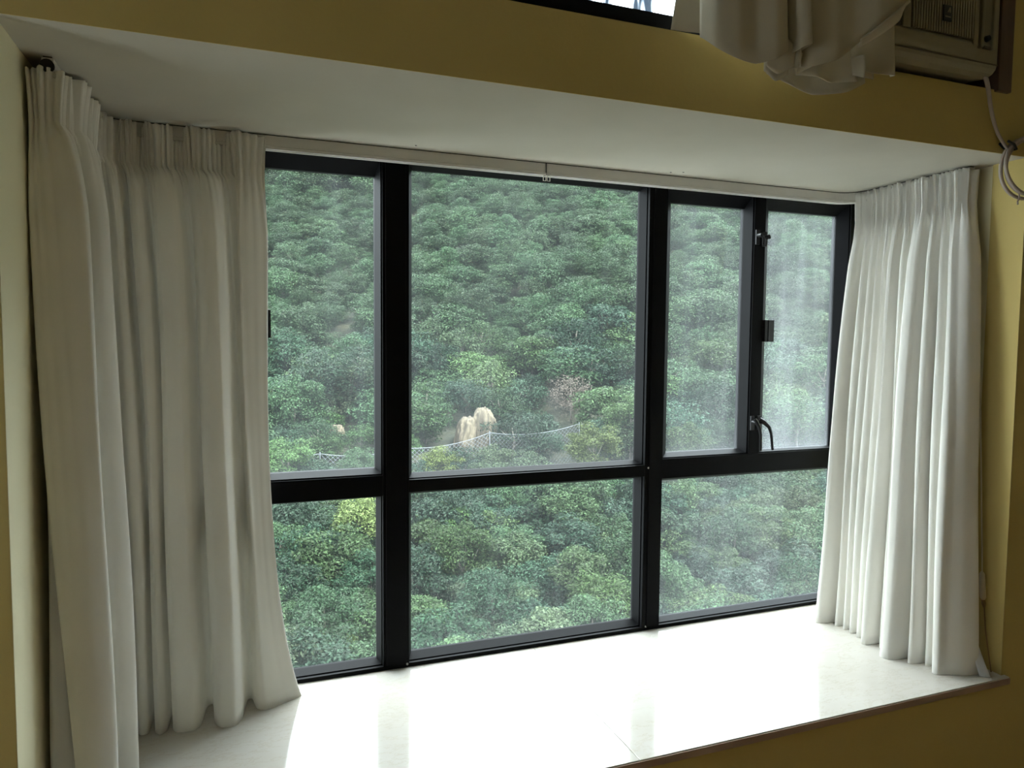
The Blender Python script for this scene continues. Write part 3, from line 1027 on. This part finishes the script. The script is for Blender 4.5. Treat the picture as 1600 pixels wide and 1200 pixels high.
def trunk_mesh(seed):
    rng = np.random.default_rng(seed)
    mb = MB()
    mb.tube([(0, 0, 0), (.02, .01, .35), (-.02, .02, .7), (.03, -.01, 1.0)], [.035, .028, .022, .012], 6)
    for k in range(5):
        a = k * 2.4 + rng.uniform(0, 1)
        z = rng.uniform(.45, .8)
        ln = rng.uniform(.22, .36)
        mb.tube([(0, 0, z), (math.cos(a) * ln * .5, math.sin(a) * ln * .5, z + .1), (math.cos(a) * ln, math.sin(a) * ln, z + .26)], [.016, .011, .005], 5, caps=False)
    o = mb.build('trunk', 'bark', smooth=True)
    me = o.data
    bpy.data.objects.remove(o)
    return me


TRUNKS = [trunk_mesh(s) for s in (51, 52, 53)]
LEAF = 0.30
GREEN = {'dark': (0.045, 0.105, 0.060, 1), 'mid': (0.075, 0.148, 0.072, 1), 'fresh': (0.110, 0.195, 0.080, 1), 'yellow': (0.215, 0.290, 0.090, 1),
         'blue': (0.070, 0.130, 0.085, 1), 'pale': (0.130, 0.195, 0.105, 1), 'pink': (0.50, 0.43, 0.37, 1)}
GREEN = {k: tuple(c * LEAF for c in v[:3]) + (1,) for k, v in GREEN.items()}
CAMP = np.array(CAM_POS)


def ray_at(px, py, yy):
    d = np.array(fw) + (px - 800) / FPX * np.array(r2) - (py - 600) / FPX * np.array(u2)
    return CAMP + d * ((yy - CAMP[1]) / d[1])


def make_tree(cx, cy_, cz, R, colour, me, label, cat='tree', group=None, name='hillside_tree', ti=0):
    g = float(ground_h(cx, cy_))
    root = tag(empty(name, (cx, cy_, g)), label, cat, group)
    c = bpy.data.objects.new('leaf_crown', me)
    COL.objects.link(c)
    c.parent = root
    c.location = (0, 0, cz - g)
    c.scale = (R, R, R)
    c.rotation_euler = (0, 0, random.uniform(0, 6.28))
    c.color = colour
    t = bpy.data.objects.new('trunk', TRUNKS[ti % 3])
    COL.objects.link(t)
    t.parent = root
    hh = max(0.6, cz - g + R * 0.35)
    t.scale = (max(R * 1.1, hh * .5), max(R * 1.1, hh * .5), hh)
    t.location = (0, 0, -0.05)
    t.rotation_euler = (0, 0, random.uniform(0, 6.28))
    return root


# trees one can point at: pixel of the crown centre, distance, radius, colour, crown, label
PICK = [
    (572, 815, 44, 2.2, 'yellow', 0, 'yellow-green tree top behind the upper corner of the lower left pane'),
    (455, 830, 46, 2.8, 'blue', 1, 'dull green tree beside the left curtain in the lower left pane'),
    (520, 880, 41, 2.6, 'fresh', 0, 'fresh green leafy tree in the middle of the lower left pane'),
    (450, 920, 38, 2.0, 'dark', 2, 'dark green tree next to the curtain in the lower left pane'),
    (585, 920, 39, 1.8, 'mid', 1, 'mid green tree beside the mullion in the lower left pane'),
    (520, 1020, 33, 1.3, 'yellow', 0, 'small yellow-green bush at the bottom of the lower left pane'),
    (450, 1010, 35, 1.5, 'fresh', 1, 'leafy bush behind the curtain hem at the lower left pane'),
    (590, 1010, 35, 1.3, 'blue', 2, 'shaded bush at the bottom right of the lower left pane'),
    (700, 830, 46, 3.0, 'blue', 1, 'bluish green tree in the upper left of the lower middle pane'),
    (790, 830, 47, 2.6, 'dark', 2, 'dark tree at the top centre of the lower middle pane'),
    (890, 800, 46, 3.4, 'mid', 1, 'broad green tree in the upper right of the lower middle pane'),
    (965, 850, 41, 2.2, 'mid', 1, 'green tree drooping beside the right mullion in the lower middle pane'),
    (770, 890, 40, 2.2, 'mid', 0, 'bushy green tree in the centre of the lower middle pane'),
    (680, 930, 38, 2.0, 'dark', 2, 'dark green tree at the left of the lower middle pane'),
    (810, 960, 35, 1.9, 'pale', 1, 'pale green feathery bush low in the lower middle pane'),
    (730, 990, 33, 1.4, 'pale', 0, 'pale green bush above the sill left of centre in the lower middle pane'),
    (940, 960, 34, 1.5, 'blue', 1, 'greyish green bush in the lower right of the lower middle pane'),
    (1075, 800, 44, 2.8, 'fresh', 1, 'light green tree at the left of the lower right pane'),
    (1165, 800, 47, 3.2, 'mid', 1, 'green tree at the top centre of the lower right pane'),
    (1260, 790, 46, 2.8, 'blue', 2, 'hazy tree beside the right curtain in the lower right pane'),
    (1060, 870, 39, 1.8, 'fresh', 0, 'fresh green tree beside the mullion in the lower right pane'),
    (1180, 860, 42, 2.4, 'pale', 1, 'pale green tree in the centre of the lower right pane'),
    (1235, 900, 38, 1.8, 'pale', 2, 'pale cascading tree next to the curtain in the lower right pane'),
    (1100, 930, 36, 1.7, 'dark', 1, 'dim green bush low in the lower right pane'),
    (1180, 950, 35, 1.5, 'blue', 1, 'hazy grey-green bush at the bottom of the lower right pane'),
    (450, 722, 58, 2.2, 'fresh', 0, 'low green bush in front of the fence beside the left curtain'),
    (560, 728, 57, 1.6, 'mid', 1, 'low green bush in front of the fence in the upper left pane'),
    (690, 728, 57, 1.9, 'yellow', 0, 'yellow-green bush in front of the wire fence'),
    (770, 732, 57, 2.2, 'pale', 1, 'pale green bush under the fence post'),
    (850, 752, 57, 1.7, 'mid', 1, 'green bush under the sagging wire net'),
    (928, 700, 55, 2.5, 'yellow', 0, 'bright yellow-green tree right of the wire fence'),
    (985, 655, 60, 2.8, 'fresh', 0, 'fresh green tree above the bright yellow-green tree'),
    (1075, 700, 56, 2.6, 'fresh', 1, 'green tree at the foot of the tall narrow pane'),
    (1140, 690, 58, 2.4, 'mid', 1, 'green tree beside the handle of the narrow casement'),
    (1240, 640, 62, 3.0, 'pale', 1, 'pale hazy tree behind the rightmost casement'),
    (1285, 690, 57, 2.2, 'mid', 1, 'hazy green tree in the lower corner of the rightmost casement'),
    (662, 652, 74, 2.0, 'pale', 0, 'rounded pale green tree left of the ochre rock'),
    (812, 660, 75, 2.5, 'mid', 1, 'green bush right of the ochre rock'),
    (560, 600, 80, 3.4, 'pale', 0, 'rounded light green tree in the upper left pane above the fence'),
    (460, 635, 76, 3.4, 'mid', 1, 'broad green tree above the fence beside the left curtain'),
    (840, 590, 86, 4.2, 'dark', 1, 'dark spreading tree above the ochre rock'),
    (880, 588, 88, 3.4, 'dark', 1, 'dark green tree directly behind the pinkish grey tree'),
    (945, 560, 84, 4.0, 'fresh', 0, 'light green tree above the pinkish tree'),
    (1090, 570, 82, 4.0, 'fresh', 0, 'light green tree with a pale trunk in the tall narrow pane'),
]
for i, (px, py, yy, R, colr, ci, lab) in enumerate(PICK):
    c = ray_at(px, py, yy)
    make_tree(c[0], c[1], c[2], R, GREEN[colr], NEAR[ci], lab, 'bush' if 'bush' in lab else 'tree',
              'bushes and trees of the near slope', 'hillside_bush' if 'bush' in lab else 'hillside_tree', i)
c = ray_at(893, 622, 73)
make_tree(c[0], c[1], c[2], 2.9, GREEN['pink'], SPARSE, 'pinkish grey thinly leaved tree right of the ochre rock', 'tree', 'bushes and trees of the near slope', 'hillside_tree', 1)

# thicket on the near slope, below the fence
rng = np.random.default_rng(77)
near_fill = []
d = 25.0
while d < 60:
    step = 2.9 + (d - 25) * 0.018
    s = -22 - d * 0.2
    while s < 30 + d * 0.6:
        a, b = d + rng.uniform(-.4, .4) * step, s + rng.uniform(-.4, .4) * step
        x, y = from_ds(a, b)
        R = step * rng.uniform(0.55, 0.85)
        ztop = -8.9 - (60 - a) * 0.10 + rng.uniform(-1.3, 0.5)
        cz = max(ztop - R * .8, float(ground_h(x, y)) + R * .6)
        v = np.array([x, y, cz]) - CAMP
        zc = v @ np.array(fw)
        px, py = 800 + FPX * (v @ np.array(r2)) / zc, 600 - FPX * (v @ np.array(u2)) / zc
        if 370 < px < 1330 and 735 < py < 1100:
            near_fill.append((zc, x, y, cz, R, px, py))
        s += step
    d += step * 0.9


def where(px, py, R, low):
    lo, hi = (400, 612) if px < 612 else (612, 1015) if px < 1015 else (1015, 1330) if low else (1015, 1178) if px < 1178 else (1178, 1330)
    t = (px - lo) / (hi - lo)
    side = 'left' if t < .333 else 'centre' if t < .667 else 'right'
    size = 'small ' if R < 2.1 else 'large ' if R > 3.4 else ''
    a, b = where2(px, py, low)
    return size, a, side, b


def where2(px, py, low):
    pane_ = 'left' if px < 612 else 'middle' if px < 1015 else 'right' if low else 'narrow right' if px < 1178 else 'rightmost'
    if low:
        return 'low on the near slope' if py > 880 else 'halfway up the near slope' if py > 820 else 'at the top of the near slope', 'lower ' + pane_ + ' pane'
    return ('high on the hillside' if py < 400 else 'on the upper hillside' if py < 500 else 'on the lower hillside' if py < 600 else 'just above the fence line'), 'upper ' + pane_ + ' pane'


CNAME = {'dark': 'dark green', 'mid': 'mid green', 'fresh': 'fresh green', 'yellow': 'yellowish green', 'blue': 'bluish green', 'pale': 'pale green'}
KIN = ['mid', 'dark', 'mid', 'blue', 'fresh', 'pale', 'mid', 'dark']
for i, (zc, x, y, cz, R, px, py) in enumerate(near_fill):
    kind = KIN[int(rng.integers(0, 8))]
    size, band, side, pane_ = where(px, py, R, True)
    make_tree(x, y, cz, R, GREEN[kind], NEAR[int(rng.integers(0, 3))], f'{size}{CNAME[kind]} tree {band}, {side} of {pane_}', 'tree', 'thicket of trees on the near slope', 'slope_tree', i)

# forest: jittered rows up the slope
rng = np.random.default_rng(99)
pts = []
d = 62.0
while d < 345:
    step = 4.0 if d < 105 else 3.5 if d < 175 else 7.0
    wd = 30 + d * 1.0
    s = -wd * 0.75
    while s < wd:
        pts.append((d + rng.uniform(-.45, .45) * step, s + rng.uniform(-.45, .45) * step, step))
        s += step
    d += step * 0.95
inst, inview = [], []
for d, s, step in pts:
    x, y = from_ds(d, s)
    R = step * rng.uniform(0.5, 1.1)
    g = float(ground_h(x, y))
    cz = g + R * rng.uniform(0.5, 0.95) + rng.uniform(0, 0.8 if d < 95 else 2.6)
    v = np.array([x, y, cz]) - CAMP
    zc = v @ np.array(fw)
    px, py = 800 + FPX * (v @ np.array(r2)) / zc, 600 - FPX * (v @ np.array(u2)) / zc
    # keep clear of the rock, the fence line and the picked trees in front of them
    if d < 77 and 680 < px < 795 and py > 600:
        continue
    if y < 65 and d < 69:
        continue
    if 855 < px < 935 and 590 < py < 670 and d < 83:
        continue
    seen = 405 < px < 1325 and 250 < py < 740 and zc > 0
    (inview if seen else inst).append((zc, x, y, cz, R, px, py))
inview.sort()
NI = 299 - len(PICK) - len(near_fill)
print('near', len(near_fill), 'forest objects', NI, 'rest', len(inst) + len(inview) - NI)
KINDS = ['dark', 'mid', 'mid', 'blue', 'fresh', 'mid', 'pale', 'blue', 'fresh', 'yellow']
for i, (zc, x, y, cz, R, px, py) in enumerate(inview[:NI]):
    kind = KINDS[int(rng.integers(0, 9 + (i % 6 == 0)))]
    make_tree(x, y, cz, R, GREEN[kind], CROWNS[int(rng.integers(0, 4))], '{1}{0} tree {2}, {3} of {4}'.format(CNAME[kind], *where(px, min(py, 740), R, False)), 'tree', 'forest trees on the lower hillside', 'forest_tree', i)
inst += inview[NI:]

# the countless trees further up: one object
me = bpy.data.meshes.new('distant_forest')
me.from_pydata([(x, y, cz) for _, x, y, cz, R, *_q in inst], [], [])
at = me.attributes.new('crown_radius', 'FLOAT', 'POINT')
at.data.foreach_set('value', [q[4] for q in inst])
far = bpy.data.objects.new('distant_forest', me)
COL.objects.link(far)
far.color = (0.085 * LEAF, 0.155 * LEAF, 0.078 * LEAF, 1)
tag(far, 'dense green forest canopy covering the upper hillside', 'forest', kind='stuff')
sources = {}
for o in COL.objects:
    if o.name.startswith('leaf_crown') and o.data in CROWNS and o.data.name not in sources:
        sources[o.data.name] = o
ng = bpy.data.node_groups.new('scatter_crowns', 'GeometryNodeTree')
ng.interface.new_socket('Geometry', in_out='INPUT', socket_type='NodeSocketGeometry')
ng.interface.new_socket('Geometry', in_out='OUTPUT', socket_type='NodeSocketGeometry')
gi = ng.nodes.new('NodeGroupInput')
go = ng.nodes.new('NodeGroupOutput')
iop = ng.nodes.new('GeometryNodeInstanceOnPoints')
jn = ng.nodes.new('GeometryNodeJoinGeometry')
for o in sources.values():
    oi = ng.nodes.new('GeometryNodeObjectInfo')
    oi.transform_space = 'ORIGINAL'
    oi.inputs['Object'].default_value = o
    oi.inputs['As Instance'].default_value = True
    ng.links.new(oi.outputs['Geometry'], jn.inputs[0])
ng.links.new(gi.outputs[0], iop.inputs['Points'])
ng.links.new(jn.outputs[0], iop.inputs['Instance'])
iop.inputs['Pick Instance'].default_value = True
rv = ng.nodes.new('FunctionNodeRandomValue')
rv.data_type = 'INT'
rv.inputs[4].default_value = 0
rv.inputs[5].default_value = 3
ng.links.new(rv.outputs[2], iop.inputs['Instance Index'])
rr = ng.nodes.new('FunctionNodeRandomValue')
rr.data_type = 'FLOAT_VECTOR'
rr.inputs[0].default_value = (-.15, -.15, 0)
rr.inputs[1].default_value = (.15, .15, 6.28)
ng.links.new(rr.outputs[0], iop.inputs['Rotation'])
na = ng.nodes.new('GeometryNodeInputNamedAttribute')
na.data_type = 'FLOAT'
na.inputs['Name'].default_value = 'crown_radius'
ng.links.new(na.outputs['Attribute'], iop.inputs['Scale'])
ng.links.new(iop.outputs[0], go.inputs[0])
md = far.modifiers.new('scatter', 'NODES')
md.node_group = ng

# ochre rock face above the fence
rk = bmesh.new()
bmesh.ops.create_icosphere(rk, subdivisions=5, radius=1.0)
rg = np.random.default_rng(5)
from mathutils import noise as mnoise
for vv in rk.verts:
    q = vv.co.copy()
    nz = mnoise.fractal(Vector((q.x * 2.2, q.y * 2.2, q.z * 0.9)), 1.0, 2.0, 5)
    rid = abs(mnoise.noise(Vector((q.x * 5, q.y * 5, q.z * 0.6 + 3))))
    vv.co = Vector((q.x * (1 + .12 * nz), q.y * (1 + .12 * nz), q.z * (1 - .15 * abs(q.z)))) * (1 + 0.10 * nz - 0.09 * rid)


def rock(name, px, py, yy, sx, sy, sz, tilt, label):
    me = bpy.data.meshes.new(name)
    rk.to_mesh(me)
    me.materials.append(MAT['rock'])
    me.polygons.foreach_set('use_smooth', [True] * len(me.polygons))
    o = bpy.data.objects.new(name, me)
    COL.objects.link(o)
    o.location = ray_at(px, py, yy)
    o.scale = (sx, sy, sz)
    o.rotation_euler = tilt
    return tag(o, label, 'rock')


rock('rock_face', 754, 682, 69, 1.45, 1.3, 3.6, (0.1, 0.05, 0.3), 'tall ochre rock standing behind the fence post')
rock('boulder', 730, 684, 69.3, 1.7, 1.3, 2.6, (0.1, 0.16, 1.3), 'lower pinkish boulder against the left side of the ochre rock')
rock('boulder', 522, 676, 72, 1.1, 0.9, 0.9, (0.2, 0.3, 2.3), 'small tan boulder among the shrubs in the upper left pane')

# rockfall fence: posts, top cables, nets
fence = empty('wire_fence', tuple(ray_at(765, 690, 64)))
tag(fence, 'slope fence of grey wire netting slung between posts below the ochre rock', 'fence')
PP = [ray_at(420, 706, 62), ray_at(500, 709, 62.5), ray_at(630, 700, 63.2), ray_at(765, 676, 64), ray_at(905, 662, 65), ray_at(1020, 650, 66)]


def fchild(o):
    return child(o, fence)


for p in PP:
    fchild(MB().tube([(p[0], p[1], p[2] + .15), (p[0], p[1] - .3, float(ground_h(p[0], p[1])) - .3)], .045, 6).build('post', 'steel'))
for a, b in zip(PP[:-1], PP[1:]):
    a, b = np.array(a), np.array(b)
    nseg = 12
    sag = np.linalg.norm(b - a) * 0.055
    topc = [a + (b - a) * t - np.array([0, 0, 4 * sag * t * (1 - t)]) for t in np.linspace(0, 1, nseg + 1)]
    fchild(MB().tube(topc, .028, 5).build('top_cable', 'steel', smooth=True))
    ln = np.linalg.norm(b - a)
    hgt = 3.4
    mb = MB()
    nw = int(ln / 0.42)

    def P_(u, w):
        u = min(max(u, 0), 1)
        q = a + (b - a) * u - np.array([0, 0, 4 * sag * u * (1 - u)])
        return q + np.array([0, -w * .5, -w * hgt])
    sl = hgt / ln
    for k in range(-int(nw * .5), nw):
        u0 = k / nw
        for sgn in (1, -1):
            uu = u0 if sgn == 1 else 1 - u0
            ptsn = []
            for t in np.linspace(0, 1, 7):
                u = uu + sgn * t * sl * 1.1
                if -0.001 <= u <= 1.001:
                    ptsn.append(P_(u, t))
            if len(ptsn) > 1:
                mb.tube(ptsn, .016, 3, caps=False)
    o = fchild(mb.build('wire_net', 'steel'))
    o['kind'] = 'stuff'
